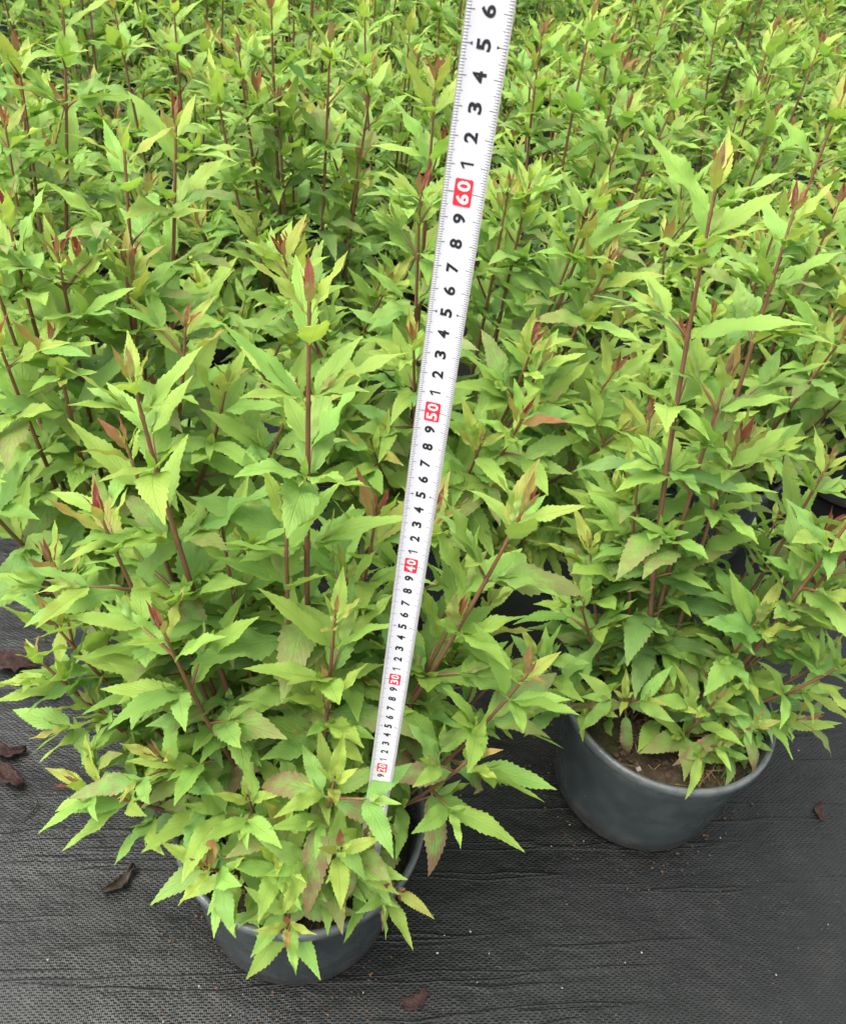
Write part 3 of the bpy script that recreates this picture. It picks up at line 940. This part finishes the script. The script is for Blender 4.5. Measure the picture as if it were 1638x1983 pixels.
    for cmv in range(1, 74):
        s = cmv * .01
        dgt = cmv % 10
        if dgt:
            place(str(dgt), xc, s, .0049, .0024 if dgt == 1 else .0039, .035, .00012, BLACK, 'numeral', root)
        else:
            hw_, hh_, rc = .0034, .0052, .0008        # rounded red field: across, along
            pts = []
            for (sx, sy) in ((1, 1), (-1, 1), (-1, -1), (1, -1)):
                a0 = math.atan2(sy, sx) - math.pi / 4
                for q in range(5):
                    an = a0 + (math.pi / 2) * q / 4
                    pts.append((xc + sx * (hw_ - rc) + rc * math.cos(an), s + sy * (hh_ - rc) + rc * math.sin(an)))
            V = [surf(xc, s, .00013)] + [surf(px_, ps, .00013) for px_, ps in pts]
            n = len(pts)
            F = [(0, 1 + k, 1 + (k + 1) % n) for k in range(n)]
            # keep the field on the curved face: fan pieces are short, lift covers the sag
            blk = link('red_field', mesh_np('red_field', V, F, RED, False), root)
            for q, ch in enumerate(str(cmv)):
                place(ch, xc, s + (-.0024 if q == 0 else .0025), .0048, .0038, .022, .00022, WHITEINK, 'numeral', blk)
    return root
build_tape()

# ------------------------------------------------------------------ litter on the ground cover
def crumpled(name, x, y, size, mat, seed, label, cat, rot=0.0, asp=.45, curl=1.0, thick=.0012):
    rs = random.Random(seed)
    n, m = 13, 7
    V, F = [], []
    top = []
    for i in range(n):
        t = i / (n - 1)
        w = size * asp * .5 * math.sin(math.pi * min(.97, t * .94 + .03)) ** .7 * rs.uniform(.7, 1.15)
        cx_ = size * (t - .5); cy_ = .12 * size * math.sin(t * 4 + seed)
        for k in range(m):
            c = k / (m - 1) * 2 - 1
            z = thick + size * .10 * curl * (abs(c) ** 1.6) * (.4 + .6 * math.sin(t * 5 + seed) ** 2) + rs.uniform(0, .05) * size * curl * .5 + size * .05 * curl * math.sin(t * 9 + c * 3)**2
            V.append((cx_ + rs.uniform(-.02, .02) * size, cy_ + c * w * (1 - .25 * curl * abs(c)) + rs.uniform(-.025, .025) * size, z))
    for i in range(n - 1):
        for k in range(m - 1):
            F.append((i * m + k, (i + 1) * m + k, (i + 1) * m + k + 1, i * m + k + 1))
    me = mesh_np(name, V, F, mat)
    o = link(name, me)
    o.location = (x, y, -.0028); o.rotation_euler.z = rot
    md = o.modifiers.new('thick', 'SOLIDIFY'); md.thickness = thick; md.offset = -1
    tag(o, label, cat)
    return o
crumpled('dead_leaf', -.455, .615, 0.064, RUST, 1, 'largest crumpled brown leaf heap at the left edge, below the half hidden pot', 'dead leaf', .3, .8, 1.6)
crumpled('dead_leaf', -.405, .585, 0.044, RUST, 4, 'small dark shrivelled leaf just right of the largest leaf heap at the left edge', 'dead leaf', -.5, .5, 1.4)
crumpled('dead_leaf', -.412, .505, 0.049, RUST, 2, 'upper of the two dark dead leaves at the left edge beside the foreground shrub', 'dead leaf', .15, .5, 1.5)
crumpled('dead_leaf', -.398, .475, 0.053, RUST, 7, 'lower of the two dark dead leaves at the left edge beside the foreground shrub', 'dead leaf', -.1, .55, 1.6)
crumpled('curled_leaf', -.243, .383, .036, DEAD, 3, 'single dark curled dry leaf lying on bare ground left of the foreground pot', 'dead leaf', R(48), .42, 1.7)
crumpled('bark_scrap', .05, .312, .026, RUST, 9, 'reddish brown scrap lying at the bottom edge, right of the foreground pot', 'bark', R(35), .75, 1.3)
crumpled('bark_scrap', .485, .562, .022, RUST, 12, 'reddish bark scrap on dark ground right of the pot with bare soil', 'bark', R(80), .6, 1.3)
def twig():
    pts = [Vector((-.352, .452, .0005)), Vector((-.350, .446, .0012)), Vector((-.3515, .439, .0012)), Vector((-.356, .432, .0008)), Vector((-.358, .428, .0004))]
    V, F, T = tube(pts, [.0005, .0008, .0008, .0007, .0004], 0, 1, 6)
    o = link('twig', mesh_np('twig', [tuple(v) for v in V], F, TWIG))
    tag(o, 'thin black bent twig on the ground cover at the left edge', 'twig')
twig()
def grit():
    rs = random.Random(8)
    V, F = [], []
    spots = [(-.02, .292, 10, .05), (.02, .305, 8, .05), (.36, .553, 12, .025), (-.12, .30, 6, .05), (.10, .36, 14, .10), (-.22, .34, 8, .10), (.30, .40, 16, .16), (.42, .60, 10, .12), (-.3, .5, 10, .12), (.17, .5, 12, .08)]
    for (x, y, n, sp) in spots:
        for _ in range(n // 2 + 1):
            px_, py_ = x + rs.gauss(0, sp * .5), y + rs.gauss(0, sp * .5)
            if math.hypot(px_ + .07, py_ - .395) < .092 or math.hypot(px_ - .272, py_ - .57) < .092: continue
            r = rs.choice((.0005, .0007, .0009, .0013)) * rs.uniform(.7, 1.3)
            o = len(V)
            for (a, b, c) in ((1, 0, 0), (0, 1, 0), (-1, 0, 0), (0, -1, 0), (0, 0, 1), (0, 0, -1)):
                k = rs.uniform(.6, 1.2)
                V.append((px_ + a * r * k, py_ + b * r * k, -.001 + r * .5 + c * r * k * .8))
            for q in range(4):
                F.append((o + q, o + (q + 1) % 4, o + 4)); F.append((o + (q + 1) % 4, o + q, o + 5))
    o = link('grit', mesh_np('grit', V, F, GRIT, False))
    tag(o, 'scattered pale grit and sand grains on the ground cover', kind='stuff')
grit()

def soil_litter():
    rs = random.Random(21)
    def chips(n, mat, name, fib):
        V, F = [], []
        for _ in range(n):
            a, r = rs.uniform(0, 6.283), (rz(SOIL_Z) - .010) * math.sqrt(rs.random())
            x, y = r * math.cos(a), r * math.sin(a)
            l, w, t = (rs.uniform(.010, .028), rs.uniform(.0005, .0010), .0005) if fib else (rs.uniform(.003, .010), rs.uniform(.002, .005), rs.uniform(.0008, .0025))
            q = Matrix.Rotation(rs.uniform(0, 6.28), 3, 'Z') @ Matrix.Rotation(rs.uniform(-.5, .5), 3, 'Y') @ Matrix.Rotation(rs.uniform(-.5, .5), 3, 'X')
            o = len(V)
            for sx in (-1, 1):
                for (sy, sz) in ((-1, -1), (1, -1), (1, 1), (-1, 1)):
                    k = rs.uniform(.6, 1.1)
                    v = q @ Vector((sx * l / 2 * k, sy * w / 2 * k, sz * t / 2))
                    V.append((x + v.x, y + v.y, SOIL_Z + .0035 + v.z))
            F += [(o, o + 3, o + 2, o + 1), (o + 4, o + 5, o + 6, o + 7)] + [(o + k, o + (k + 1) % 4, o + 4 + (k + 1) % 4, o + 4 + k) for k in range(4)]
        return mesh_np(name, V, F, mat, False)
    sets = [(chips(260, CHIP, 'bark_chips', False), 'bark_chips'), (chips(70, FLAKE, 'straw_bits', True), 'straw_bits'), (chips(9, GRIT, 'fertiliser_grains', False), 'fertiliser_grains')]
    for r in [o for o in list(COL.objects) if o.name.startswith('potted_shrub')]:
        if r.location.length > 1.3: continue
        s = [ch for ch in r.children if ch.name.startswith('soil')][0]
        for me, nm in sets:
            o = link(nm, me, s); o['kind'] = 'stuff'
soil_litter()

def soil_crumbs():
    rs = random.Random(31)
    V, F = [], []
    def crumb(x, y, r):
        o = len(V)
        for (a, b, c) in ((1, 0, 0), (0, 1, 0), (-1, 0, 0), (0, -1, 0), (0, 0, 1), (0, 0, -1)):
            k = rs.uniform(.55, 1.25)
            V.append((x + a * r * k, y + b * r * k, -.001 + r * .4 + c * r * k * .7))
        for q in range(4):
            F.append((o + q, o + (q + 1) % 4, o + 4)); F.append((o + (q + 1) % 4, o + q, o + 5))
    for (px_, py_) in ((-.07, .395), (.272, .57), (-.32, .67)):
        for _ in range(230):
            a = rs.uniform(0, 6.283); r = .091 + abs(rs.gauss(0, .022))
            crumb(px_ + r * math.cos(a), py_ + r * math.sin(a), rs.choice((.0006, .0009, .0012, .0019)) * rs.uniform(.7, 1.2))
    for _ in range(520):
        crumb(rs.uniform(-.5, .62), rs.uniform(.22, .85), rs.choice((.0005, .0007, .0010)) * rs.uniform(.7, 1.3))
    o = link('soil_crumbs', mesh_np('soil_crumbs', V, F, CHIP, False))
    tag(o, 'dark peat crumbs spilled on the ground cover round the pots', kind='stuff')
soil_crumbs()
